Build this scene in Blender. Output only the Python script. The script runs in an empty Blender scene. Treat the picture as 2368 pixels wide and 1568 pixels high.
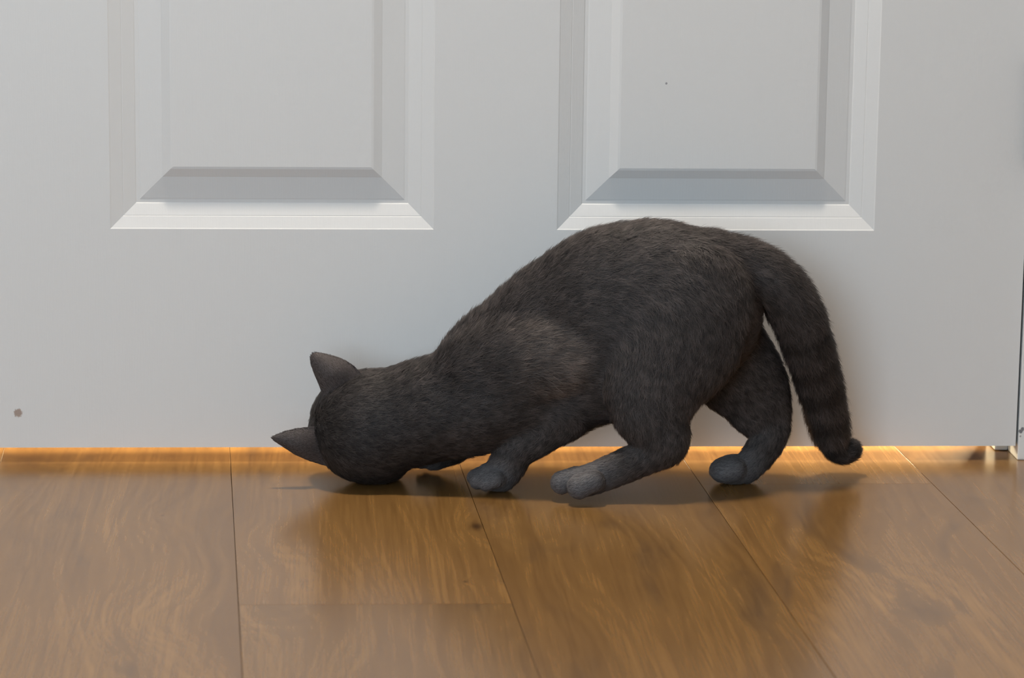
import bpy, bmesh, math, random
import numpy as np
from mathutils import Vector, Matrix, noise as mnoise

sc = bpy.context.scene
COL = sc.collection
random.seed(7)
rng = np.random.default_rng(11)

# ------------------------------------------------------------------ camera
W, H, F = 2368.0, 1568.0, 7000.0
YAW, PITCH, ROLL = 0.061, math.radians(10.96), 0.012
fw = Vector((math.sin(YAW) * math.cos(PITCH), math.cos(YAW) * math.cos(PITCH), -math.sin(PITCH)))
rt0 = fw.cross(Vector((0, 0, 1))).normalized()
up0 = rt0.cross(fw).normalized()
rt = (rt0 * math.cos(ROLL) + up0 * math.sin(ROLL)).normalized()
up = (up0 * math.cos(ROLL) - rt0 * math.sin(ROLL)).normalized()


def ray(px, py):
    return fw * F + rt * (px - W / 2) + up * (H / 2 - py)


CAM_Y = -2.585
r0 = ray(1184, 1067)
CAM_Z = r0.z / r0.y * CAM_Y
CAM_X = r0.x / r0.y * CAM_Y
CAM = Vector((CAM_X, CAM_Y, CAM_Z))


def P(px, py, Y=0.0):
    """world point seen at pixel (px, py) on the upright plane y = Y"""
    d = ray(px, py)
    return CAM + d * ((Y - CAM_Y) / d.y)


def PF(px, py):
    """floor point seen at pixel"""
    d = ray(px, py)
    return CAM + d * (-CAM_Z / d.z)


def mm_per_px(Y):
    return (P(1185, 800, Y) - P(1184, 800, Y)).length


cam_d = bpy.data.cameras.new('camera')
cam = bpy.data.objects.new('camera', cam_d)
COL.objects.link(cam)
M = Matrix((rt, up, -fw)).transposed().to_4x4()
M.translation = CAM
cam.matrix_world = M
cam_d.sensor_width = 36.0
cam_d.lens = F / W * 36.0
cam_d.clip_start = 0.05
cam_d.dof.use_dof = True
cam_d.dof.focus_distance = 2.53
cam_d.dof.aperture_fstop = 9.0
sc.camera = cam

# ------------------------------------------------------------------ light
sc.view_settings.view_transform = 'Standard'
sc.view_settings.look = 'None'
sc.view_settings.gamma = 1.0
sc.view_settings.use_curve_mapping = False
sc.view_settings.exposure = 0.31
try:
    sc.cycles.use_denoising = True
    sc.cycles.denoiser = 'OPENIMAGEDENOISE'
    sc.cycles.use_adaptive_sampling = True
    sc.cycles.adaptive_threshold = 0.03
    sc.cycles.max_bounces = 4
    sc.cycles.diffuse_bounces = 2
    sc.cycles.glossy_bounces = 2
    sc.cycles.caustics_reflective = False
    sc.cycles.caustics_refractive = False
except Exception:
    pass

world = bpy.data.worlds.new('world')
sc.world = world
world.use_nodes = True
world.node_tree.nodes['Background'].inputs[0].default_value = (0.75, 0.85, 1.0, 1)
world.node_tree.nodes['Background'].inputs[1].default_value = 0.05


def area(name, loc, target, sx, sy, power, color):
    l = bpy.data.lights.new(name, 'AREA')
    l.shape = 'RECTANGLE'
    l.size, l.size_y = sx, sy
    l.energy = power
    l.color = color
    o = bpy.data.objects.new(name, l)
    COL.objects.link(o)
    o.location = loc
    o.rotation_euler = (Vector(target) - Vector(loc)).to_track_quat('-Z', 'Y').to_euler()
    return o


# daylight entering by the window in the wall behind the camera
WIN = (-2.0, -0.35, 0.20, 2.05)           # x0, x1, z0, z1
FRONT_Y = -3.60
area('window_daylight', (-1.17, FRONT_Y + 0.02, 1.10), (-1.0, 0, 0.95), 1.55, 1.7, 42.0, (0.69, 0.85, 1.0))
# bare lights in the room beyond, shining under the door; second added as fill
area('next_room_light', (1.25, 1.5, 0.40), (-0.3, 0.05, 0.0), 0.6, 0.3, 400.0, (1.0, 0.80, 0.50))
area('next_room_fill', (-1.6, 1.5, 0.40), (0.4, 0.05, 0.0), 0.5, 0.3, 60.0, (1.0, 0.80, 0.50))


# ------------------------------------------------------------------ helpers
def setp(o, label=None, cat=None, kind=None, group=None):
    if label: o['label'] = label
    if cat: o['category'] = cat
    if kind: o['kind'] = kind
    if group: o['group'] = group
    return o


def mesh_obj(name, verts, faces, mat=None, parent=None, smooth=False):
    me = bpy.data.meshes.new(name)
    me.from_pydata([tuple(v) for v in verts], [], [tuple(f) for f in faces])
    me.update()
    if mat: me.materials.append(mat)
    if smooth:
        me.polygons.foreach_set('use_smooth', [True] * len(me.polygons))
    o = bpy.data.objects.new(name, me)
    COL.objects.link(o)
    if parent: o.parent = parent
    return o


def bm_obj(name, bm, mat=None, parent=None, smooth=False):
    bmesh.ops.recalc_face_normals(bm, faces=bm.faces)
    me = bpy.data.meshes.new(name)
    bm.to_mesh(me)
    bm.free()
    if mat: me.materials.append(mat)
    if smooth:
        me.polygons.foreach_set('use_smooth', [True] * len(me.polygons))
    o = bpy.data.objects.new(name, me)
    COL.objects.link(o)
    if parent: o.parent = parent
    return o


def add_box(bm, x0, x1, y0, y1, z0, z1, bevel=0.0):
    vs = [bm.verts.new((x, y, z)) for x in (x0, x1) for y in (y0, y1) for z in (z0, z1)]
    fs = [(0, 1, 3, 2), (4, 6, 7, 5), (0, 4, 5, 1), (2, 3, 7, 6), (0, 2, 6, 4), (1, 5, 7, 3)]
    faces = [bm.faces.new([vs[i] for i in f]) for f in fs]
    if bevel:
        es = list({e for f in faces for e in f.edges})
        bmesh.ops.bevel(bm, geom=es, offset=bevel, segments=2, profile=0.6, affect='EDGES')


def box_obj(name, x0, x1, y0, y1, z0, z1, mat, parent=None, bevel=0.0):
    bm = bmesh.new()
    add_box(bm, x0, x1, y0, y1, z0, z1, bevel)
    return bm_obj(name, bm, mat, parent)


class NT:
    def __init__(self, name):
        self.m = bpy.data.materials.new(name)
        self.m.use_nodes = True
        self.nt = self.m.node_tree
        self.nt.nodes.clear()

    def n(self, t, **kw):
        nd = self.nt.nodes.new(t)
        for k, v in kw.items(): setattr(nd, k, v)
        return nd

    def l(self, a, b):
        self.nt.links.new(a, b)

    def val(self, sock, v):
        if hasattr(v, 'is_output'):
            self.l(v, sock)
        else:
            sock.default_value = v

    def math(self, op, a, b=0.0, c=None, clamp=False):
        nd = self.n('ShaderNodeMath', operation=op, use_clamp=clamp)
        self.val(nd.inputs[0], a)
        self.val(nd.inputs[1], b)
        if c is not None: self.val(nd.inputs[2], c)
        return nd.outputs[0]

    def vmath(self, op, a, b):
        nd = self.n('ShaderNodeVectorMath', operation=op)
        self.val(nd.inputs[0], a)
        self.val(nd.inputs[1], b)
        return nd.outputs[1] if op in ('LENGTH', 'DISTANCE', 'DOT_PRODUCT') else nd.outputs[0]

    def noise(self, vec, scale, detail=2.0, rough=0.5, dist=0.0):
        nd = self.n('ShaderNodeTexNoise')
        self.val(nd.inputs['Vector'], vec)
        nd.inputs['Scale'].default_value = scale
        nd.inputs['Detail'].default_value = detail
        nd.inputs['Roughness'].default_value = rough
        nd.inputs['Distortion'].default_value = dist
        return nd.outputs[0]

    def ramp(self, fac, stops):
        nd = self.n('ShaderNodeValToRGB')
        self.val(nd.inputs[0], fac)
        el = nd.color_ramp.elements
        while len(el) < len(stops): el.new(0.5)
        for e, (p, c) in zip(el, stops):
            e.position = p
            e.color = (c[0], c[1], c[2], 1) if not isinstance(c, (int, float)) else (c, c, c, 1)
        return nd.outputs[0]

    def mix(self, fac, a, b, blend='MIX'):
        nd = self.n('ShaderNodeMix', data_type='RGBA', blend_type=blend)
        self.val(nd.inputs['Factor'], fac)
        for s, v in ((nd.inputs[6], a), (nd.inputs[7], b)):
            if hasattr(v, 'is_output'): self.l(v, s)
            else: s.default_value = (v[0], v[1], v[2], 1)
        return nd.outputs[2]

    def out(self, color, rough=0.5, bump=None, bstr=0.1, bdist=0.001, spec=0.5, metal=0.0, **kw):
        b = self.n('ShaderNodeBsdfPrincipled')
        if hasattr(color, 'is_output'): self.l(color, b.inputs['Base Color'])
        else: b.inputs['Base Color'].default_value = (color[0], color[1], color[2], 1)
        self.val(b.inputs['Roughness'], rough)
        b.inputs['Specular IOR Level'].default_value = spec
        b.inputs['Metallic'].default_value = metal
        for k, v in kw.items():
            b.inputs[k].default_value = v
        if bump is not None:
            bp = self.n('ShaderNodeBump')
            bp.inputs['Strength'].default_value = bstr
            bp.inputs['Distance'].default_value = bdist
            self.l(bump, bp.inputs['Height'])
            self.l(bp.outputs[0], b.inputs['Normal'])
        o = self.n('ShaderNodeOutputMaterial')
        self.l(b.outputs[0], o.inputs[0])
        return self.m


def mat_paint(name, col, rough=0.4, grain=True, stain=None):
    t = NT(name)
    g = t.n('ShaderNodeNewGeometry')
    pos = g.outputs['Position']
    sv = t.vmath('MULTIPLY', pos, (900, 60, 40))
    h = t.noise(sv, 1.0, 2.0)
    h2 = t.noise(pos, 260.0, 2.0)
    hh = t.math('ADD', h, h2)
    big = t.noise(pos, 3.0, 2.0)
    c = t.mix(big, [x * 0.985 for x in col], [min(1, x * 1.01) for x in col])
    if stain:
        for (p, r, sc_) in stain:
            d = t.vmath('DISTANCE', pos, tuple(p))
            wob = t.math('MULTIPLY', t.math('SUBTRACT', t.noise(pos, 700.0, 2.0), 0.5), r * 0.9)
            m = t.ramp(t.math('DIVIDE', t.math('ADD', d, wob), r), [(0.70, 1.0), (1.0, 0.0)])
            c = t.mix(m, c, sc_)
    return t.out(c, rough, hh if grain else h2, 0.12, 0.0004, 0.45)


# ------------------------------------------------------------------ wood
def mat_wood():
    t = NT('oak_laminate')
    g = t.n('ShaderNodeNewGeometry')
    oi = t.n('ShaderNodeObjectInfo')
    pos = g.outputs['Position']
    seed = t.vmath('MULTIPLY', oi.outputs['Color'], (7.0, 11.0, 5.0))
    sep = t.n('ShaderNodeSeparateXYZ')
    t.l(pos, sep.inputs[0])
    p2 = t.vmath('ADD', pos, seed)
    # broad flow of the growth rings: stretched along the board
    flow = t.noise(t.vmath('MULTIPLY', p2, (5.2, 1.15, 1.0)), 1.0, 2.5, 0.5, 0.35)
    ringv = t.math('ADD', t.math('MULTIPLY', flow, 7.0), t.math('MULTIPLY', sep.outputs[0], 15.0))
    # knots and cathedral eyes at set places of the boards
    knotdark = None
    for (kx, ky, sx, sy, a, dark) in KNOTS:
        d = t.vmath('SUBTRACT', pos, (kx, ky, 0))
        d = t.vmath('MULTIPLY', d, (1.0 / sx, 1.0 / sy, 0.0))
        dl = t.vmath('DOT_PRODUCT', d, d)
        e = t.math('POWER', 2.718, t.math('MULTIPLY', dl, -1.0))
        ringv = t.math('ADD', ringv, t.math('MULTIPLY', e, a))
        if dark:
            e2 = t.math('MULTIPLY', t.math('POWER', e, 22.0), dark)
            knotdark = e2 if knotdark is None else t.math('ADD', knotdark, e2)
    warp = t.noise(t.vmath('MULTIPLY', p2, (60, 14, 1)), 1.0, 3.0, 0.6)
    ringv = t.math('ADD', ringv, t.math('MULTIPLY', warp, 0.10))
    fr = t.math('FRACT', t.math('MULTIPLY', ringv, 4.2))
    ring = t.ramp(fr, [(0.0, 0.20), (0.25, 0.62), (0.60, 1.0), (0.85, 0.55), (1.0, 0.20)])
    amp = t.ramp(t.noise(t.vmath('MULTIPLY', p2, (9.0, 3.5, 1.0)), 1.0, 2.0), [(0.34, 0.55), (0.66, 1.0)])
    fib = t.noise(t.vmath('MULTIPLY', p2, (520, 9, 1)), 1.0, 3.0, 0.6, 0.2)
    # grain runs along the board but bends with the rings
    bend = t.n('ShaderNodeCombineXYZ')
    bx_ = t.math('ADD', t.math('MULTIPLY', sep.outputs[0], 0.62), t.math('MULTIPLY', ringv, 0.026))
    t.l(bx_, bend.inputs[0])
    t.l(t.math('MULTIPLY', sep.outputs[1], 0.02), bend.inputs[1])
    pb = t.vmath('ADD', bend.outputs[0], seed)
    mid = t.noise(t.vmath('MULTIPLY', pb, (110, 90, 1)), 1.0, 5.0, 0.62)
    broad = t.noise(t.vmath('MULTIPLY', pb, (24, 60, 1)), 1.0, 3.0, 0.5)
    streak = t.noise(t.vmath('MULTIPLY', p2, (12.0, 2.8, 1.0)), 1.0, 5.0, 0.60, 1.2)
    tone = t.noise(t.vmath('MULTIPLY', p2, (6.0, 2.6, 1.0)), 1.0, 3.0, 0.55, 0.5)
    base = t.mix(t.ramp(tone, [(0.30, 0.0), (0.70, 1.0)]), (0.205, 0.104, 0.029), (0.315, 0.170, 0.052))
    c = t.mix(t.math('MULTIPLY', t.ramp(broad, [(0.38, 1.0), (0.62, 0.0)]), 0.42), base, (0.145, 0.073, 0.022))
    c = t.mix(t.math('MULTIPLY', t.ramp(mid, [(0.34, 1.0), (0.60, 0.0)]), 0.50), c, (0.122, 0.059, 0.017))
    c = t.mix(t.math('MULTIPLY', t.ramp(mid, [(0.58, 0.0), (0.75, 1.0)]), 0.12), c, (0.330, 0.172, 0.058))
    c = t.mix(t.math('MULTIPLY', t.math('MULTIPLY', t.math('SUBTRACT', 1.0, ring), amp), 0.28), c, (0.112, 0.053, 0.015))
    c = t.mix(t.math('MULTIPLY', t.ramp(fib, [(0.32, 1.0), (0.60, 0.0)]), 0.50), c, (0.125, 0.062, 0.019))
    sm = t.math('MULTIPLY', t.ramp(streak, [(0.56, 0.0), (0.72, 1.0)]), 0.60)
    c = t.mix(sm, c, (0.072, 0.040, 0.020))
    if knotdark is not None:
        c = t.mix(t.math('MINIMUM', knotdark, 1.0), c, (0.035, 0.016, 0.007))
    # each board has its own overall tone
    sepc = t.n('ShaderNodeSeparateColor')
    t.l(oi.outputs['Color'], sepc.inputs[0])
    tv = t.math('ADD', t.math('MULTIPLY', sepc.outputs[2], 0.24), 0.88)
    cc = t.n('ShaderNodeCombineXYZ')
    for i in range(3): t.l(tv, cc.inputs[i])
    c = t.mix(1.0, c, cc.outputs[0], 'MULTIPLY')
    rr = t.math('ADD', 0.21, t.math('MULTIPLY', fib, 0.06))
    return t.out(c, rr, None, spec=1.0)


def knot(px, py, sx, sy, a, dark=0.0):
    p = PF(px, py)
    return (p.x, p.y, sx * 0.9, sy * 1.25, a * 0.62, dark)


KNOTS = [knot(1103, 1217, 0.028, 0.045, 1.5, 0.9), knot(1330, 1330, 0.030, 0.10, 1.9),
         knot(600, 1250, 0.045, 0.055, 1.7), knot(380, 1195, 0.05, 0.05, 1.3, 0.0),
         knot(640, 1400, 0.04, 0.07, 1.2), knot(2050, 1270, 0.05, 0.09, 1.9), knot(330, 1440, 0.05, 0.06, 1.5),
         knot(1850, 1260, 0.03, 0.06, 1.4), knot(1075, 1345, 0.008, 0.010, 0.5, 0.8),
         knot(375, 1192, 0.006, 0.008, 0.4, 0.9)]

PAINT = (0.80, 0.80, 0.79)
m_door = mat_paint('white_door_paint', PAINT, 0.50,
                   stain=[(P(42, 955, 0), 0.0042, (0.42, 0.33, 0.28)), (P(1541, 193, 0), 0.0012, (0.35, 0.35, 0.37))])
m_trim = mat_paint('white_trim_paint', (0.80, 0.80, 0.78), 0.35, grain=False,
                   stain=[(P(2360, 998, 0), 0.0022, (0.20, 0.20, 0.21)), (P(2365, 993, 0), 0.0020, (0.22, 0.22, 0.23)),
                          (P(2360, 1009, 0), 0.0012, (0.35, 0.34, 0.33))])


def mat_plaster(name, col):
    t = NT(name)
    n = t.noise(t.n('ShaderNodeNewGeometry').outputs['Position'], 4.0, 1.0)
    return t.out(t.mix(n, [x * 0.97 for x in col], col), 0.85)


m_wall = mat_plaster('wall_paint', (0.70, 0.69, 0.66))
m_ceil = mat_plaster('ceiling_paint', (0.80, 0.80, 0.79))
m_wood = mat_wood()
m_sub = NT('underlay').out((0.05, 0.03, 0.015), 0.9)
m_nickel = NT('satin_nickel').out((0.55, 0.54, 0.52), 0.35, metal=1.0)
m_glass = NT('window_glass').out((0.9, 0.95, 1.0), 0.05, **{'Transmission Weight': 1.0})
m_frame = NT('window_frame_paint').out((0.8, 0.8, 0.8), 0.4)

# ------------------------------------------------------------------ floor
XL, XR, YB, YF = -2.1, 2.1, 1.6, FRONT_Y
floor = setp(box_obj('floor', XL - 0.1, XR + 0.1, YF - 0.1, YB + 0.1, -0.06, -0.0105, m_sub), kind='structure')
VP = Vector(ray(440, -580))                       # the long joints run towards this direction
slope = VP.x / VP.y
A0 = PF(537.5, 1150)
xa = A0.x - slope * A0.y                          # joint A where it meets the door plane
PWID = 0.1995
GAP = 0.0004


def plank(i, y0, y1):
    xl = xa + i * PWID + GAP / 2
    xr = xl + PWID - GAP
    y0 += 0.0002
    y1 -= 0.0002
    T, C = 0.0105, 0.00025

    def ring(ins, z):
        return [(xl + ins + slope * y0, y0, z), (xr - ins + slope * y0, y0, z),
                (xr - ins + slope * y1, y1, z), (xl + ins + slope * y1, y1, z)]
    v = ring(0, -T) + ring(0, -C * 0.7) + ring(C, 0)
    f = [(3, 2, 1, 0)] + [(a + k, a + (k + 1) % 4, a + 4 + (k + 1) % 4, a + 4 + k) for a in (0, 4) for k in range(4)] + [(8, 9, 10, 11)]
    o = mesh_obj('plank', v, f, m_wood, floor)
    o.color = (random.random(), random.random(), random.random(), 1)
    return o


PLEN = 1.22
ends = {0: PF(850, 1397.5).y, 2: PF(1985, 1119).y}
for i in range(-12, 13):
    x_mid = xa + (i + 0.5) * PWID
    if x_mid < XL - 0.15 or x_mid > XR + 0.25: continue
    e = ends.get(i, {-1: -0.95, 1: 0.25, 3: -1.0}.get(i, random.uniform(0, PLEN)))
    k0 = math.floor((YF - 0.1 - e) / PLEN)
    y = e + k0 * PLEN
    while y < YB + 0.1:
        a, b = max(y, YF - 0.1), min(y + PLEN, YB + 0.1)
        if b - a > 0.02: plank(i, a, b)
        y += PLEN

# ------------------------------------------------------------------ door
SC = mm_per_px(0)
dx1 = P(2348.5, 1030, 0).x
DW = 0.914
dx0 = dx1 - DW
dz0 = P(1300, 1033, 0).z
dz1 = dz0 + 2.03
DT = 0.035
# panel openings: three rows of two
lx = (P(255, 530, 0).x, P(1003, 532, 0).x)
rx = (P(1287.5, 531, 0).x, P(2022, 530, 0).x)
pz = P(1184, 531.5, 0).z
rows = [(pz, pz + 0.585), (pz + 0.745, pz + 1.375), (pz + 1.475, pz + 1.725)]
cols = [lx, rx]

door = bpy.data.objects.new('door_1', None)
COL.objects.link(door)
door.location = (dx0, 0, dz0)
setp(door, kind='structure')


def local(o):
    o.parent = door
    o.matrix_parent_inverse = Matrix.Translation(-Vector((dx0, 0, dz0)))
    return o


bm = bmesh.new()
xs = [dx0, lx[0], lx[1], rx[0], rx[1], dx1]
zs = [dz0] + [v for r in rows for v in r] + [dz1]
grid = {}
for sgn, Y in ((0, 0.0), (1, DT)):
    for a, x in enumerate(xs):
        for b, z in enumerate(zs):
            grid[sgn, a, b] = bm.verts.new((x, Y, z))
for sgn in (0, 1):
    for a in range(5):
        for b in range(7):
            if a in (1, 3) and b in (1, 3, 5): continue
            bm.faces.new([grid[sgn, a, b], grid[sgn, a + 1, b], grid[sgn, a + 1, b + 1], grid[sgn, a, b + 1]])
for a in range(5):
    for b in (0, 7):
        bm.faces.new([grid[0, a, b], grid[0, a + 1, b], grid[1, a + 1, b], grid[1, a, b]])
for b in range(7):
    for a in (0, 5):
        bm.faces.new([grid[0, a, b], grid[0, a, b + 1], grid[1, a, b + 1], grid[1, a, b]])
local(bm_obj('stile_and_rail_frame', bm, m_door))

# profile of the moulded panel: (distance in from the opening, depth behind the face)
PROF = [(0.0, 0.0), (0.0010, 0.0005), (0.0106, 0.0031), (0.0110, 0.0034), (0.0116, 0.0034), (0.0214, 0.0060),
        (0.0222, 0.0065), (0.0250, 0.0065), (0.0262, 0.0062), (0.0448, 0.0038), (0.0456, 0.0034), (0.0520, 0.0007), (0.0540, 0.0004)]
for (z0, z1) in rows:
    for (x0, x1) in cols:
        bm = bmesh.new()
        for front in (True, False):
            prev = None
            for (d, dep) in PROF:
                Y = dep if front else DT - dep
                cur = [bm.verts.new(c) for c in ((x0 + d, Y, z0 + d), (x1 - d, Y, z0 + d), (x1 - d, Y, z1 - d), (x0 + d, Y, z1 - d))]
                if prev:
                    for k in range(4):
                        bm.faces.new([prev[k], prev[(k + 1) % 4], cur[(k + 1) % 4], cur[k]])
                prev = cur
            bm.faces.new(prev)
        local(bm_obj('panel', bm, m_door))

# bottom hinge on the right edge
hz0, hz1 = P(2370, 372, 0).z, P(2375, 140, 0).z
hx = dx1 + 0.0015
for k, (ha, hb, nm) in enumerate([(hz0, hz1, 'hinge')]):
    bm = bmesh.new()
    n = 5
    L = (hb - ha) / n
    for j in range(n):
        m = Matrix.Translation((hx, -0.0062, ha + (j + 0.5) * L))
        bmesh.ops.create_cone(bm, cap_ends=True, segments=20, radius1=0.0058, radius2=0.0058, depth=L - 0.0008, matrix=m)
    for zz, s in ((ha - 0.0015, -1), (hb + 0.0015, 1)):
        bmesh.ops.create_uvsphere(bm, u_segments=14, v_segments=8, radius=0.0048, matrix=Matrix.Translation((hx, -0.0062, zz)))
    add_box(bm, hx - 0.0007, hx + 0.0007, -0.004, 0.028, ha, hb)
    local(bm_obj('hinge', bm, m_nickel, smooth=False))

# ------------------------------------------------------------------ frame, wall and trim
jx = dx1 + 0.0022        # inner face of the right jamb
jl = dx0 - 0.0030
JT = 0.018
jd = 0.118
top = dz1 + 0.003
bm = bmesh.new()
add_box(bm, jx, jx + JT, 0.0005, jd, 0.0, top + JT, 0.0015)
setp(bm_obj('trim_1', bm, m_trim), kind='structure')
bm = bmesh.new()
add_box(bm, jl - JT, jl, 0.0005, jd, 0.0, top + JT, 0.0015)
setp(bm_obj('trim_2', bm, m_trim), kind='structure')
bm = bmesh.new()
add_box(bm, jl, jx, 0.0005, jd, top, top + JT, 0.001)
setp(bm_obj('trim_3', bm, m_trim), kind='structure')
sx = 0.0125
for n, (a, b, z0, z1) in enumerate([(jx - sx, jx, 0.0, top), (jl, jl + sx, 0.0, top), (jl + sx, jx - sx, top - sx, top)]):
    bm = bmesh.new()
    add_box(bm, a, b, 0.0375, 0.0735, z0 + 0.0005, z1, 0.0018)
    setp(bm_obj('trim_%d' % (4 + n), bm, m_trim), kind='structure')
# casing round the opening: stepped profile
rev = 0.0065


def casing(name, a, b, z0, z1, horiz=False):
    bm = bmesh.new()
    if horiz:
        add_box(bm, a, b, -0.010, 0.0, z0, z1, 0.002)
        add_box(bm, a, b, -0.0165, -0.0095, z0 + 0.030, z1, 0.003)
    else:
        s = 1 if b > jx else -1
        add_box(bm, a, b, -0.010, 0.0, z0, z1, 0.002)
        if s > 0: add_box(bm, a + 0.030, b, -0.0165, -0.0095, z0, z1, 0.003)
        else: add_box(bm, a, b - 0.030, -0.0165, -0.0095, z0, z1, 0.003)
    return setp(bm_obj(name, bm, m_trim), kind='structure')


cw = 0.060
casing('trim_7', jx + rev, jx + rev + cw, 0.0, top + rev)
casing('trim_8', jl - rev - cw, jl - rev, 0.0, top + rev)
casing('trim_9', jl - rev - cw, jx + rev + cw, top + rev, top + rev + cw, True)

CEIL = 2.44
ox0, ox1, oz1 = jl - JT, jx + JT, top + JT
bm = bmesh.new()
add_box(bm, XL, ox0, 0.0, 0.118, 0.0, CEIL)
add_box(bm, ox1, XR, 0.0, 0.118, 0.0, CEIL)
add_box(bm, ox0, ox1, 0.0, 0.118, oz1, CEIL)
setp(bm_obj('wall_back', bm, m_wall), kind='structure')
bm = bmesh.new()
wx0, wx1, wz0, wz1 = WIN
add_box(bm, XL, wx0, YF - 0.1, YF, 0, CEIL)
add_box(bm, wx1, XR, YF - 0.1, YF, 0, CEIL)
add_box(bm, wx0, wx1, YF - 0.1, YF, 0, wz0)
add_box(bm, wx0, wx1, YF - 0.1, YF, wz1, CEIL)
setp(bm_obj('wall_front', bm, m_wall), kind='structure')
setp(box_obj('wall_left', XL - 0.1, XL, YF - 0.1, YB + 0.1, 0, CEIL, m_wall), kind='structure')
setp(box_obj('wall_right', XR, XR + 0.1, YF - 0.1, YB + 0.1, 0, CEIL, m_wall), kind='structure')
setp(box_obj('ceiling', XL - 0.1, XR + 0.1, YF - 0.1, YB + 0.1, CEIL, CEIL + 0.1, m_ceil), kind='structure')
bm = bmesh.new()
add_box(bm, jx + rev + cw, XR, -0.013, 0.0, 0.0, 0.085, 0.003)
add_box(bm, XL, jl - rev - cw, -0.013, 0.0, 0.0, 0.085, 0.003)
setp(bm_obj('baseboard_back', bm, m_trim), kind='structure')
# window behind the camera
win = bpy.data.objects.new('window_1', None)
COL.objects.link(win)
win.location = (wx0, YF, wz0)
setp(win, kind='structure')
bm = bmesh.new()
for (a, b, c, d) in ((wx0, wx0 + .05, wz0, wz1), (wx1 - .05, wx1, wz0, wz1), (wx0, wx1, wz0, wz0 + .05), (wx0, wx1, wz1 - .05, wz1),
                     ((wx0 + wx1) / 2 - .02, (wx0 + wx1) / 2 + .02, wz0, wz1)):
    add_box(bm, a, b, YF - 0.09, YF - 0.03, c, d)
o = bm_obj('window_frame', bm, m_frame, win)
o.matrix_parent_inverse = Matrix.Translation(-win.location)

for k in (0, 1):
    xm = (wx0 + wx1) / 2
    a_, b_ = (wx0 + .05, xm - .02) if k == 0 else (xm + .02, wx1 - .05)
    o = box_obj('pane', a_, b_, YF - 0.062, YF - 0.058, wz0 + .05, wz1 - .05, m_glass, win)
    o.matrix_parent_inverse = Matrix.Translation(-win.location)

# ------------------------------------------------------------------ ceiling lamp (unseen above, it makes the shadow under the cat)
lx_, ly_ = -0.16, -0.30
lamp = bpy.data.objects.new('ceiling_lamp', None)
COL.objects.link(lamp)
lamp.location = (lx_, ly_, CEIL)
setp(lamp, 'white round ceiling lamp fixed above the door', 'lamp')
bm = bmesh.new()
bmesh.ops.create_cone(bm, cap_ends=True, segments=40, radius1=0.11, radius2=0.125, depth=0.03, matrix=Matrix.Translation((0, 0, -0.015)))
bm_obj('lamp_base', bm, m_frame, lamp)
ld = bpy.data.lights.new('lamp_light', 'AREA')
ld.shape = 'DISK'
ld.size = 0.28
ld.energy = 39.0
ld.color = (1.0, 0.88, 0.75)
lo = bpy.data.objects.new('lamp_light', ld)
COL.objects.link(lo)
lo.location = (lx_, ly_, CEIL - 0.034)
#CAT_BELOW
# ------------------------------------------------------------------ the cat
PXM = mm_per_px(-0.10)                     # metres per photo pixel at the cat's distance
FURPX = 7.0                                # thickness of the coat, in pixels


class Chain:
    """a limb or trunk: centres (pixel, pixel, depth in mm from the door), radius in pixels, depth ratio"""

    def __init__(self, name, pts, k, fur, lift=0.34, shrink=None, step=0.006, flow=1.0):
        self.name, self.k, self.fur, self.lift, self.flow = name, k, fur, lift, flow
        sh = FURPX if shrink is None else shrink
        c, r, s = [], [], []
        for p in pts:
            x, y, Y, rad = p[:4]
            ysc = p[4] if len(p) > 4 else 1.0
            c.append(P(x, y, Y / 1000.0))
            r.append(max(rad - sh, 3) * PXM)
            s.append(ysc)
        c, r, s = np.array(c), np.array(r), np.array(s)
        # Catmull-Rom through the points
        C, Rr, S, T = [], [], [], []
        n = len(c)
        if n == 1:
            C, Rr, S, T = [c[0]], [r[0]], [s[0]], [np.array((1.0, 0, 0))]
        for i in range(n - 1):
            p0, p1, p2, p3 = c[max(i - 1, 0)], c[i], c[i + 1], c[min(i + 2, n - 1)]
            m = max(2, int(np.linalg.norm(p2 - p1) / step))
            for j in range(m + (1 if i == n - 2 else 0)):
                t = j / m
                q = 0.5 * ((2 * p1) + (-p0 + p2) * t + (2 * p0 - 5 * p1 + 4 * p2 - p3) * t * t + (-p0 + 3 * p1 - 3 * p2 + p3) * t ** 3)
                d = 0.5 * ((-p0 + p2) + 2 * (2 * p0 - 5 * p1 + 4 * p2 - p3) * t + 3 * (-p0 + 3 * p1 - 3 * p2 + p3) * t * t)
                tt = t * t * (3 - 2 * t) * 0.5 + t * 0.5
                C.append(q)
                Rr.append(r[i] * (1 - tt) + r[i + 1] * tt)
                S.append(s[i] * (1 - tt) + s[i + 1] * tt)
                T.append(d / (np.linalg.norm(d) + 1e-9))
        self.C, self.R, self.S, self.T = np.array(C), np.array(Rr), np.array(S), np.array(T)

    def dist(self, p, idx=False):
        best = np.full(p.shape[:-1], 1e3, np.float32)
        bi = np.zeros(p.shape[:-1], np.int16) if idx else None
        for i, (c, r, s) in enumerate(zip(self.C, self.R, self.S)):
            q = (p - c.astype(np.float32))
            rr = np.array((r, r * s, r), np.float32)
            a = q / rr
            k0 = np.sqrt((a * a).sum(-1)) + 1e-6
            b = a / rr
            k1 = np.sqrt((b * b).sum(-1)) + 1e-6
            d = k0 * (k0 - 1.0) / k1
            if idx:
                m = d < best
                bi[m] = i
            best = np.minimum(best, d)
        return (best, bi) if idx else best


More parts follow.
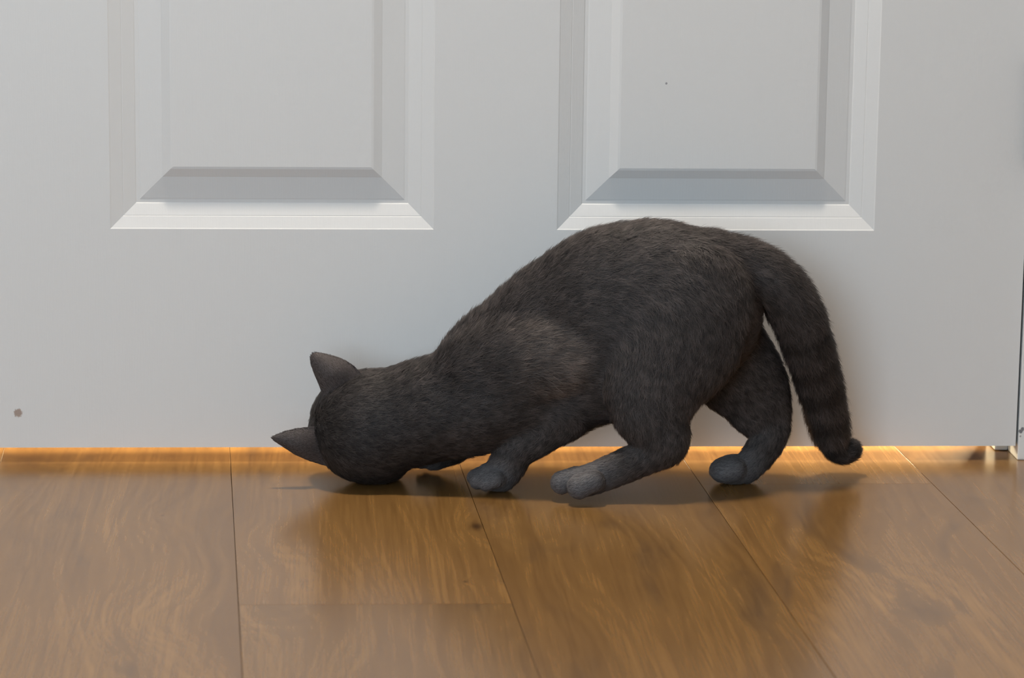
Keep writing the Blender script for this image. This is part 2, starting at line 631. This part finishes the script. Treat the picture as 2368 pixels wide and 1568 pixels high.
CH = [
    # trunk, shoulders to rump
    Chain('trunk', [(1120, 862, -78, 122, 0.95), (1200, 825, -82, 150, 0.86), (1330, 768, -92, 190, 0.62), (1430, 742, -98, 224, 0.60),
                    (1500, 733, -102, 226, 0.60), (1568, 716, -106, 194, 0.66)], 0.004, 8.5),
    # shoulder and chest, neck
    Chain('neck', [(862, 980, -80, 126, 0.95), (930, 965, -82, 124, 0.98), (1000, 945, -86, 124, 1.0), (1090, 930, -92, 128, 0.92), (1190, 900, -96, 122, 0.80)],
          0.008, 6.5),
    Chain('shoulder', [(1040, 915, -98, 80, 0.8), (1095, 880, -104, 104, 0.74), (1170, 855, -112, 108, 0.66), (1240, 834, -124, 92, 0.55), (1296, 832, -130, 68, 0.50)], 0.007, 13.0, 0.55),
    # near foreleg
    Chain('foreleg', [(1245, 880, -104, 80, 0.6), (1305, 945, -110, 62, 0.6), (1262, 998, -110, 48, 0.75), (1198, 1036, -109, 47, 0.85), (1176, 1070, -108, 46, 0.9),
                      (1158, 1096, -108, 42, 1.0), (1138, 1101, -109, 33, 1.1)], 0.006, 4.5, 0.25, 3.0),
    Chain('belly', [(1200, 940, -90, 88, 0.9), (1300, 905, -92, 108, 0.9), (1400, 850, -96, 120, 0.95)], 0.012, 9.0),
    # near hind leg
    Chain('thigh', [(1600, 700, -126, 140, 0.42), (1560, 780, -132, 158, 0.40), (1520, 860, -138, 128, 0.44), (1506, 925, -142, 100, 0.50),
                    (1516, 975, -144, 80, 0.55), (1534, 1012, -145, 61, 0.62), (1540, 1030, -145, 50, 0.7)], 0.0035, 7.5, 0.30, 5.0),
    Chain('hind_foot', [(1545, 1012, -145, 49, 0.7), (1520, 1040, -145, 47, 0.7), (1470, 1066, -145, 43, 0.75), (1400, 1096, -146, 40, 0.8), (1362, 1110, -146, 38, 0.95),
                        (1340, 1114, -146, 34, 1.0)], 0.004, 4.2, 0.22, 3.0),
    # far hind leg
    Chain('far_thigh', [(1640, 780, -80, 122, 0.5), (1692, 846, -76, 110, 0.5), (1736, 900, -74, 92, 0.5), (1754, 938, -74, 78, 0.5), (1772, 972, -74, 60, 0.55),
                        (1778, 1004, -76, 49, 0.65), (1764, 1036, -78, 43, 0.75), (1742, 1066, -80, 39, 0.85), (1722, 1084, -82, 37, 0.95), (1694, 1088, -83, 35, 1.2)],
          0.005, 5.5, 0.26, 4.0),
    # far foreleg
    Chain('far_foreleg', [(1090, 960, -62, 70, 0.7), (1060, 1020, -50, 46, 0.8), (1026, 1056, -44, 28, 0.9), (1000, 1068, -42, 21, 1.1)], 0.005, 5.0, 0.22, 3.0),
    # tail
    Chain('tail', [(1640, 620, -106, 92, 0.7), (1715, 622, -106, 76, 0.75), (1790, 655, -106, 68, 0.9), (1840, 722, -102, 65, 0.95), (1868, 800, -94, 62, 1.0), (1890, 870, -85, 58, 1.0),
                   (1906, 935, -76, 54, 1.0), (1919, 990, -68, 49, 1.0), (1929, 1026, -63, 42, 1.0), (1946, 1042, -60, 39, 1.0), (1964, 1041, -60, 35, 1.0)], 0.006, 9.5, 0.36, 10.0),
]


def ball(name, pts, k=0.004, fur=2.6, sh=2.5, ysc=1.0):
    CH.append(Chain(name, [tuple(p) + (ysc,) for p in pts], k, fur, 0.2, sh, 0.004))


# toes: near forepaw, near hind paw, far hind paw, far forepaw
for (x, y, Y, r) in ((1106, 1112, -116, 21), (1100, 1104, -106, 21), (1112, 1098, -98, 19), (1126, 1117, -123, 20)):
    ball('toe_fore', [(x + 24, y - 10, Y, r), (x, y, Y, r)], 0.0035)
for (x, y, Y, r) in ((1300, 1116, -143, 28), (1340, 1126, -158, 29), (1324, 1107, -133, 22)):
    ball('toe_hind', [(x + 34, y - 14, Y, r - 3), (x, y, Y, r)], 0.0008)
for (x, y, Y, r) in ((1668, 1084, -78, 25), (1664, 1088, -87, 25), (1676, 1091, -95, 25), (1676, 1078, -70, 22)):
    ball('toe_far', [(x + 26, y - 6, Y, r), (x, y, Y, r)], 0.006)
for (x, y, Y, r) in ((974, 1072, -38, 13), (976, 1074, -46, 13), (986, 1070, -32, 12)):
    ball('toe_far_fore', [(x + 16, y - 5, Y, r), (x, y, Y, r)], 0.003)

# head: crown towards the left, face towards the door and the floor
HC = np.array(P(850, 987, -0.080))
e_top = np.array((-0.90, -0.22, 0.28)); e_top /= np.linalg.norm(e_top)
e_face = np.array((0.12, 0.93, -0.30)); e_face -= e_top * (e_face @ e_top); e_face /= np.linalg.norm(e_face)
e_side = np.cross(e_top, e_face)           # towards the upper ear
if e_side[2] < 0: e_side = -e_side


def hp(side, top, face):
    return HC + (e_side * side + e_top * top + e_face * face) / 1000.0


class Blob(Chain):
    def __init__(self, name, c, radii, k, fur, tdir, lift=0.22):
        self.name, self.k, self.fur, self.lift, self.flow = name, k, fur, lift, 1.0
        self.C = np.array([c]); self.T = np.array([tdir]); self.R = np.array([max(radii) / 1000.0]); self.S = np.array([1.0])
        self.rad = np.array(radii) / 1000.0
        self.B = np.stack([e_side, e_top, e_face])

    def dist(self, p, idx=False):
        q = (p - self.C[0].astype(np.float32)) @ self.B.T.astype(np.float32)
        rr = self.rad.astype(np.float32)
        a = q / rr
        k0 = np.sqrt((a * a).sum(-1)) + 1e-6
        b = a / rr
        k1 = np.sqrt((b * b).sum(-1)) + 1e-6
        d = k0 * (k0 - 1.0) / k1
        return (d, np.zeros(d.shape, np.int16)) if idx else d


back = -e_top * 0.8 - e_face * 0.2
CH += [Blob('skull', hp(0, 0, 2), (46.5, 46.5, 44), 0.006, 5.0, back),
       Blob('brow', hp(0, 22, 22), (30, 20, 20), 0.010, 4.0, back),
       Blob('cheek', hp(24, -22, 16), (20, 22, 24), 0.010, 6.0, back),
       Blob('cheek', hp(-24, -22, 16), (20, 22, 24), 0.010, 6.0, back),
       Blob('muzzle', hp(8, -14, 45), (12, 11, 15), 0.007, 2.5, back),
       Blob('muzzle', hp(-8, -14, 45), (12, 11, 15), 0.007, 2.5, back),
       Blob('nose_bridge', hp(0, -2, 42), (9, 10, 17), 0.008, 2.0, back),
       Blob('chin', hp(0, -26, 40), (11, 9, 13), 0.007, 2.5, back)]

# signed distance grid
lo = np.array(P(600, 1180, -0.02)); hi = np.array(P(2020, 480, -0.02))
STEP = 0.0021
g0 = np.array((min(P(690, 1000, -0.16).x, lo[0] + 0.02), -0.185, -0.004))
g1 = np.array((P(2015, 1000, -0.05).x, -0.006, P(1500, 490, -0.1).z + 0.012))
dims = np.ceil((g1 - g0) / STEP).astype(int)
ax = [g0[i] + STEP * np.arange(dims[i]) for i in range(3)]
FIELD = np.full(tuple(dims), 0.05, np.float32)


def smin(a, b, k):
    h = np.clip(0.5 + 0.5 * (b - a) / k, 0, 1)
    return b * (1 - h) + a * h - k * h * (1 - h)


for ch in CH:
    rm = ch.R.max() + 0.022
    lo_, hi_ = ch.C.min(0) - rm, ch.C.max(0) + rm
    i0 = np.clip(((lo_ - g0) / STEP).astype(int), 0, dims - 1)
    i1 = np.clip(((hi_ - g0) / STEP).astype(int) + 2, 1, dims)
    sl = tuple(slice(a, b) for a, b in zip(i0, i1))
    pts = np.stack(np.meshgrid(ax[0][sl[0]], ax[1][sl[1]], ax[2][sl[2]], indexing='ij'), -1).astype(np.float32)
    FIELD[sl] = smin(FIELD[sl], ch.dist(pts), ch.k)
# nothing below the floor: feet and cheek press flat on it
zz = (0.0006 - ax[2]).astype(np.float32)[None, None, :]
FIELD = np.maximum(FIELD, zz)
FIELD[0], FIELD[-1], FIELD[:, 0], FIELD[:, -1], FIELD[:, :, 0], FIELD[:, :, -1] = (0.01,) * 6


def surface_nets(f, org, h):
    s = f < 0
    cnt = np.zeros(tuple(np.array(f.shape) - 1), np.float32)
    acc = np.zeros(cnt.shape + (3,), np.float32)
    nx, ny, nz = cnt.shape
    offs = [(a, b, c) for a in (0, 1) for b in (0, 1) for c in (0, 1)]
    sub = lambda A, o: A[o[0]:o[0] + nx, o[1]:o[1] + ny, o[2]:o[2] + nz]
    for a in offs:
        for d in range(3):
            if a[d]: continue
            b = list(a); b[d] = 1
            fa, fb = sub(f, a), sub(f, b)
            m = (fa < 0) != (fb < 0)
            t = np.where(m, fa / np.where(m, fa - fb, 1), 0)
            for e in range(3):
                acc[..., e] += np.where(m, a[e] + (t if e == d else 0), 0)
            cnt += m
    act = cnt > 0
    idx = np.full(cnt.shape, -1, np.int64)
    idx[act] = np.arange(act.sum())
    ijk = np.argwhere(act)
    V = org + h * (ijk + acc[act] / cnt[act][:, None])
    quads = []
    for d in range(3):
        e1, e2 = (d + 1) % 3, (d + 2) % 3
        a = [slice(None)] * 3; b = [slice(None)] * 3
        a[d] = slice(0, -1); b[d] = slice(1, None)
        sa, sb = s[tuple(a)], s[tuple(b)]
        ch_ = np.argwhere(sa != sb)
        ok = (ch_[:, e1] > 0) & (ch_[:, e2] > 0) & (ch_[:, e1] < f.shape[e1] - 1) & (ch_[:, e2] < f.shape[e2] - 1)
        ch_ = ch_[ok]
        flip = ~sa[tuple(ch_.T)]
        def at(o1, o2):
            q = ch_.copy(); q[:, e1] -= o1; q[:, e2] -= o2
            return idx[tuple(q.T)]
        Q = np.stack([at(1, 1), at(0, 1), at(0, 0), at(1, 0)], 1)
        Q[flip] = Q[flip][:, ::-1]
        quads.append(Q)
    Q = np.concatenate(quads)
    return V, Q[(Q >= 0).all(1)]


V, Q = surface_nets(FIELD, g0, STEP)
# light smoothing
E = np.concatenate([Q[:, [0, 1]], Q[:, [1, 2]], Q[:, [2, 3]], Q[:, [3, 0]]])
for lam in (0.5, -0.52, 0.5, -0.52, 0.5, -0.52):
    acc = np.zeros_like(V); cn = np.zeros(len(V))
    np.add.at(acc, E[:, 0], V[E[:, 1]]); np.add.at(acc, E[:, 1], V[E[:, 0]])
    np.add.at(cn, E[:, 0], 1); np.add.at(cn, E[:, 1], 1)
    V = V + lam * (acc / np.maximum(cn, 1)[:, None] - V)
V[:, 2] = np.maximum(V[:, 2], 0.0005)

# ears, joined to the same skin: thin curved shells, back of the ear towards the camera
EARV, EARQ, EARPTS = [], [], []


def resample(pts, n):
    p = np.array(pts, float)
    d = np.r_[0, np.cumsum(np.linalg.norm(np.diff(p, axis=0), axis=1))]
    t = np.linspace(0, d[-1], n)
    return np.stack([np.interp(t, d, p[:, 0]), np.interp(t, d, p[:, 1])], 1)


def ear(Lp, Rp, Yb, Yt, bulge):
    """Lp, Rp: the two edges of the ear from base to tip, in pixels"""
    NU, NV = 12, 18
    Lq, Rq = resample(Lp, NV), resample(Rp, NV)
    ext = 5
    Lq = np.concatenate([Lq[0] + (Lq[0] - Lq[2]) * np.arange(ext, 0, -1)[:, None] * 0.6, Lq])
    Rq = np.concatenate([Rq[0] + (Rq[0] - Rq[2]) * np.arange(ext, 0, -1)[:, None] * 0.6, Rq])
    n_rows = len(Lq)
    base = len(EARV)
    nn = (NU + 1) * n_rows
    for side in (0, 1):
        for j in range(n_rows):
            tv = (j - ext) / (NV - 1)
            Y = Yb + (Yt - Yb) * tv
            A, B = np.array(P(*Lq[j], Y)), np.array(P(*Rq[j], Y))
            w = np.linalg.norm(B - A)
            for i in range(NU + 1):
                q = i / NU * 2 - 1
                bow = bulge * (w / 0.036) * (1 - q * q) * min(1.0, max(0.0, (tv + 0.25) / 0.6))
                th = 0.0010 * (1 - abs(q) ** 4 * 0.6)
                p = A + (B - A) * (q * 0.5 + 0.5)
                p = p + np.array((0, -1.0, 0)) * (bow + (th if side == 0 else -th))
                EARV.append(p)
    for side in (0, 1):
        o = base + side * nn
        for j in range(n_rows - 1):
            for i in range(NU):
                q = [o + j * (NU + 1) + i, o + j * (NU + 1) + i + 1, o + (j + 1) * (NU + 1) + i + 1, o + (j + 1) * (NU + 1) + i]
                EARQ.append(q if side == 0 else q[::-1])
    rims = ([j * (NU + 1) for j in range(n_rows)], [j * (NU + 1) + NU for j in range(n_rows)], [(n_rows - 1) * (NU + 1) + i for i in range(NU + 1)])
    for rim in rims:
        for a, b in zip(rim[:-1], rim[1:]):
            EARQ.append([base + a, base + b, base + nn + b, base + nn + a])
    v = np.array(P(*((Lq[-1] + Rq[-1]) / 2), Yt)) - np.array(P(*((Lq[0] + Rq[0]) / 2), Yb))
    return v / np.linalg.norm(v)


t1 = ear([(748, 917), (738, 890), (727, 865), (719, 842), (717, 826), (723, 817)],
         [(838, 868), (822, 849), (802, 835), (778, 825), (752, 818), (732, 815)], -0.088, -0.080, 0.010)
nE1 = len(EARV)
t2 = ear([(750, 1076), (714, 1065), (682, 1051), (655, 1033), (636, 1021), (629, 1014)],
         [(738, 986), (712, 988), (685, 991), (660, 997), (641, 1004), (631, 1009)], -0.093, -0.100, 0.010)
EARV = np.array(EARV)
EARQ = np.array(EARQ)
SKINN = len(V)
Vall = np.concatenate([V, EARV])
Qall = np.concatenate([Q, EARQ + SKINN])

cat = bpy.data.objects.new('cat', None)
COL.objects.link(cat)
CAT0 = Vector((P(1400, 1100, -0.11).x, -0.105, 0.0))
cat.location = CAT0
setp(cat, 'dark grey short-haired cat crouching to sniff the gap under the white door', 'cat')


def under_cat(o, parent=None):
    o.parent = parent or cat
    o.matrix_parent_inverse = Matrix.Translation(-CAT0)
    return o


def mat_skin():
    t = NT('cat_undercoat')
    g = t.n('ShaderNodeNewGeometry')
    n1 = t.noise(g.outputs['Position'], 900, 3)
    at = t.n('ShaderNodeAttribute')
    at.attribute_name = 'undercoat'
    c = t.mix(n1, at.outputs['Color'], t.mix(1.0, at.outputs['Color'], (0.55, 0.55, 0.55), 'MULTIPLY'))
    return t.out(c, 0.8, n1, 0.3, 0.001, 0.15)


def mat_fur():
    t = NT('grey_fur')
    at = t.n('ShaderNodeAttribute')
    at.attribute_name = 'tint'
    sn = t.n('ShaderNodeAttribute')
    sn.attribute_name = 'snor'
    gm = t.n('ShaderNodeNewGeometry')
    nm = t.vmath('ADD', t.vmath('MULTIPLY', sn.outputs['Vector'], (0.8, 0.8, 0.8)), t.vmath('MULTIPLY', gm.outputs['Normal'], (0.35, 0.35, 0.35)))
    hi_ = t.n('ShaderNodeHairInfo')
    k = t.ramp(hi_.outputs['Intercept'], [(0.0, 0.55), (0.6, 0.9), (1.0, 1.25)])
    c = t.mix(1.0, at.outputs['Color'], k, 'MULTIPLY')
    b = t.n('ShaderNodeBsdfPrincipled')
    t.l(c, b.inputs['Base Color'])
    vn_ = t.vmath('NORMALIZE', nm, (0, 0, 0))
    t.l(vn_, b.inputs['Normal'])
    b.inputs['Roughness'].default_value = 0.55
    b.inputs['Specular IOR Level'].default_value = 0.35
    o = t.n('ShaderNodeOutputMaterial')
    t.l(b.outputs[0], o.inputs[0])
    return t.m


m_skin, m_fur = mat_skin(), mat_fur()
body = mesh_obj('body', Vall, Qall, m_skin, None, True)
under_cat(body)

# ---- coat: one strand per curve, combed along trunk, limbs and tail
tri = np.concatenate([Qall[:, [0, 1, 2]], Qall[:, [0, 2, 3]]])
tn = np.cross(Vall[tri[:, 1]] - Vall[tri[:, 0]], Vall[tri[:, 2]] - Vall[tri[:, 0]])
ta = np.linalg.norm(tn, axis=1)
tn = tn / np.maximum(ta, 1e-12)[:, None]
vn = np.zeros_like(Vall)
for j in range(3): np.add.at(vn, tri[:, j], tn * ta[:, None])
vn /= np.maximum(np.linalg.norm(vn, axis=1), 1e-12)[:, None]
is_ear = tri[:, 0] >= SKINN
NH = 430000
wgt = ta * np.where(is_ear, 1.6, 1.0)
pick = rng.choice(len(tri), NH, p=wgt / wgt.sum())
u, v = rng.random(NH), rng.random(NH)
fl = u + v > 1
u[fl], v[fl] = 1 - u[fl], 1 - v[fl]
tp = tri[pick]
root = Vall[tp[:, 0]] * (1 - u - v)[:, None] + Vall[tp[:, 1]] * u[:, None] + Vall[tp[:, 2]] * v[:, None]
nor = vn[tp[:, 0]] * (1 - u - v)[:, None] + vn[tp[:, 1]] * u[:, None] + vn[tp[:, 2]] * v[:, None]
nor /= np.linalg.norm(nor, axis=1)[:, None]
ear_h = is_ear[pick]
keep = (root[:, 2] > 0.0015)
root, nor, ear_h, tp = root[keep], nor[keep], ear_h[keep], tp[keep]
NH = len(root)
flow = np.zeros((NH, 3)); length = np.zeros(NH); lift = np.zeros(NH); wsum = np.zeros(NH)
tailpos = np.full(NH, -1.0)
pawn = np.zeros(NH)
headn = np.zeros(NH)
ruff = np.zeros(NH)
r32 = root.astype(np.float32)
for ch in CH:
    d, bi = ch.dist(r32, True)
    w = np.exp(-np.maximum(d, 0) / 0.005) + 1e-9
    flow += w[:, None] * ch.T[bi]
    length += w * ch.fur; lift += w * ch.lift; wsum += w
    if ch.name.startswith('toe') or ch.name == 'hind_foot':
        pawn += w * (1.0 if ch.name != 'hind_foot' else np.clip((bi / (len(ch.C) - 1) - 0.45) * 1.4, 0, 1))
    elif ch.name in ('foreleg', 'far_foreleg', 'far_thigh'):
        pawn += w * np.clip((bi / (len(ch.C) - 1) - 0.74) * 3.5, 0, 1)
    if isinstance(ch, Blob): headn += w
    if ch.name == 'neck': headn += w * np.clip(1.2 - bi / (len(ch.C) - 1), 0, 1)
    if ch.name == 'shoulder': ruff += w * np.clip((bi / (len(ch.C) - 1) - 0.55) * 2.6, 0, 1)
    if ch.name == 'tail':
        tailpos = np.where(d < 0.004, bi / (len(ch.C) - 1), -1)
length = length / wsum / 1000.0 * np.where(tailpos > 0.86, 0.55, 1.0)
lift = lift / wsum
ear1 = ear_h & (tp[:, 0] < SKINN + nE1)
ear2 = ear_h & ~ear1
flow[ear1] = t1; flow[ear2] = t2
length[ear_h] = 0.0016; lift[ear_h] = 0.14
flow /= np.maximum(np.linalg.norm(flow, axis=1), 1e-6)[:, None]
tang = flow - nor * (flow * nor).sum(1)[:, None]
tl = np.linalg.norm(tang, axis=1)
tang /= np.maximum(tl, 1e-4)[:, None]
# locks: strands near one another lean the same way
cell = np.floor(root / 0.0030).astype(np.int64)
hsh = (cell[:, 0] * 73856093) ^ (cell[:, 1] * 19349663) ^ (cell[:, 2] * 83492791)
lr = np.stack([((hsh * m) % 9973) / 9973.0 - 0.5 for m in (7, 31, 101)], 1)
jit = lr * 0.55 + rng.normal(0, 0.30, (NH, 3))
dirv = tang + jit * np.where(ear_h, 0.35, 1.0)[:, None]
dirv -= nor * (dirv * nor).sum(1)[:, None]
dirv /= np.maximum(np.linalg.norm(dirv, axis=1), 1e-4)[:, None]
lift = lift * (0.75 + 0.5 * rng.random(NH)) * (1 + 0.9 * lr[:, 0])
length *= 0.65 + 0.55 * rng.random(NH)
NP = 4
pos = np.zeros((NH, NP, 3), np.float32)
for j in range(NP):
    t = j / (NP - 1)
    # rises from the skin, then lies over along the flow
    pos[:, j] = root + length[:, None] * (dirv * (t * (0.55 + 0.45 * t)) + nor * (lift * (1.5 * t - 0.5 * t * t))[:, None])
pos[..., 2] = np.maximum(pos[..., 2], 0.0006)
rad = np.array([0.000095, 0.00009, 0.00007, 0.00002])

cell2 = np.floor((root + lr * 0.006) / 0.011).astype(np.int64)
h2 = (cell2[:, 0] * 73856093) ^ (cell2[:, 1] * 19349663) ^ (cell2[:, 2] * 83492791)
mott = ((h2 * 17) % 9973) / 9973.0 - 0.5
# colour: blue-grey brown, darker rings along the tail
base = np.array((0.086, 0.070, 0.064))
tint = base[None, :] * (0.55 + 0.90 * rng.random(NH))[:, None] * (1 + 0.95 * lr[:, 1:2]) * (1 + 0.40 * mott[:, None])
ring = np.where(tailpos > 0.42, 1 - 0.52 * np.clip(np.sin((tailpos - 0.42) * 56.0) * 1.6, 0, 1), 1.0)
tint *= ring[:, None]
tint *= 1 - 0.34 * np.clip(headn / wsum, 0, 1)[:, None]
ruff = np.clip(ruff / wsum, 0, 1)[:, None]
tint = tint * (1 - ruff) + ruff * tint * np.array((2.45, 2.38, 2.22))  # pale parted coat, with lamp brightness on the shoulder put into the tint too
paw = np.clip(pawn / wsum, 0, 1)[:, None]
tint = tint * (1 - paw) + paw * np.array((0.215, 0.202, 0.204)) * (0.85 + 0.3 * rng.random(NH))[:, None]
tint[ear_h] = np.array((0.120, 0.098, 0.092)) * (0.85 + 0.3 * rng.random(ear_h.sum()))[:, None]

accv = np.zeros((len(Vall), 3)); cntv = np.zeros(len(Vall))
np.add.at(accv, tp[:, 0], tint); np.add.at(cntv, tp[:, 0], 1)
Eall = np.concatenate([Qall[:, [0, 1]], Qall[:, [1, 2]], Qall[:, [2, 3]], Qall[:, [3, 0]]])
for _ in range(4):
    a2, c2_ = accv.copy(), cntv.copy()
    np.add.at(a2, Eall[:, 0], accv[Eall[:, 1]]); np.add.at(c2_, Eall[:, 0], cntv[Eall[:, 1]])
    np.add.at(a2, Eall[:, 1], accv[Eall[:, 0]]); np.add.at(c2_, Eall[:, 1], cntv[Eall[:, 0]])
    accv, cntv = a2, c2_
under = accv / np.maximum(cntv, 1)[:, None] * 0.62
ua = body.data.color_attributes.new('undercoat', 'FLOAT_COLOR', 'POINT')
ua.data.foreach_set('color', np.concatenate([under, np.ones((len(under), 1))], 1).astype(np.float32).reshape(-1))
hc = bpy.data.hair_curves.new('fur')
hc.add_curves([NP] * NH)
hc.attributes['position'].data.foreach_set('vector', pos.reshape(-1))
ra = hc.attributes.get('radius') or hc.attributes.new('radius', 'FLOAT', 'POINT')
ra.data.foreach_set('value', np.tile(rad, NH).astype(np.float32))
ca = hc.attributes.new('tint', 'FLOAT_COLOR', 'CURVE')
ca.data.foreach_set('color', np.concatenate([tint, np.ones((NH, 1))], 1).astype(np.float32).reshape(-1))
na = hc.attributes.new('snor', 'FLOAT_VECTOR', 'CURVE')
na.data.foreach_set('vector', nor.astype(np.float32).reshape(-1))
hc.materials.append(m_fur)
fur = bpy.data.objects.new('fur', hc)
COL.objects.link(fur)
under_cat(fur, body)
fur.matrix_parent_inverse = Matrix.Identity(4)
body_w = Matrix.Identity(4)
fur['kind'] = 'stuff'

# ---- face on the far side: eyes, nose leather, whiskers
m_eye = NT('eye').out((0.10, 0.16, 0.05), 0.08)
m_pupil = NT('pupil').out((0.004, 0.004, 0.004), 0.05)
m_nose = NT('nose_leather').out((0.045, 0.035, 0.036), 0.45)
m_whisk = NT('whisker').out((0.55, 0.53, 0.50), 0.4)
for s in (-1, 1):
    c = hp(s * 17, 8, 36)
    bm = bmesh.new()
    bmesh.ops.create_uvsphere(bm, u_segments=20, v_segments=12, radius=0.0095, matrix=Matrix.Translation(c))
    ey = under_cat(bm_obj('eye', bm, m_eye, None, True))
    c2 = hp(s * 17.6, 8.2, 44.6)
    bm = bmesh.new()
    bmesh.ops.create_uvsphere(bm, u_segments=12, v_segments=8, radius=0.0026, matrix=Matrix.Translation(c2))
    pu = bm_obj('pupil', bm, m_pupil, ey, True)
bm = bmesh.new()
mt = Matrix.Translation(hp(0, -6, 59)) @ Matrix((e_side, e_top, e_face)).transposed().to_4x4() @ Matrix.Diagonal((0.0062, 0.0042, 0.004, 1))
bmesh.ops.create_uvsphere(bm, u_segments=16, v_segments=10, radius=1.0, matrix=mt)
under_cat(bm_obj('nose', bm, m_nose, None, True))
for s in (-1, 1):
    for i in range(5):
        bm = bmesh.new()
        a0 = Vector(hp(s * 15, -12 + i * 2.5 - 5, 50))
        a1 = Vector(hp(s * 34, -10 + i * 5 - 10, 44))
        prev = None
        for j in range(6):
            t = j / 5
            c = a0.lerp(a1, t) + Vector(e_top) * (-0.004 * t * t)
            c.z = max(c.z, 0.002); c.y = min(c.y, -0.004)
            r = 0.00022 * (1 - 0.8 * t)
            cur = [bm.verts.new(c + Vector((0, math.cos(q) * r, math.sin(q) * r))) for q in (0, 2.1, 4.2)]
            if prev:
                for k in range(3): bm.faces.new([prev[k], prev[(k + 1) % 3], cur[(k + 1) % 3], cur[k]])
            prev = cur
        under_cat(bm_obj('whisker', bm, m_whisk))
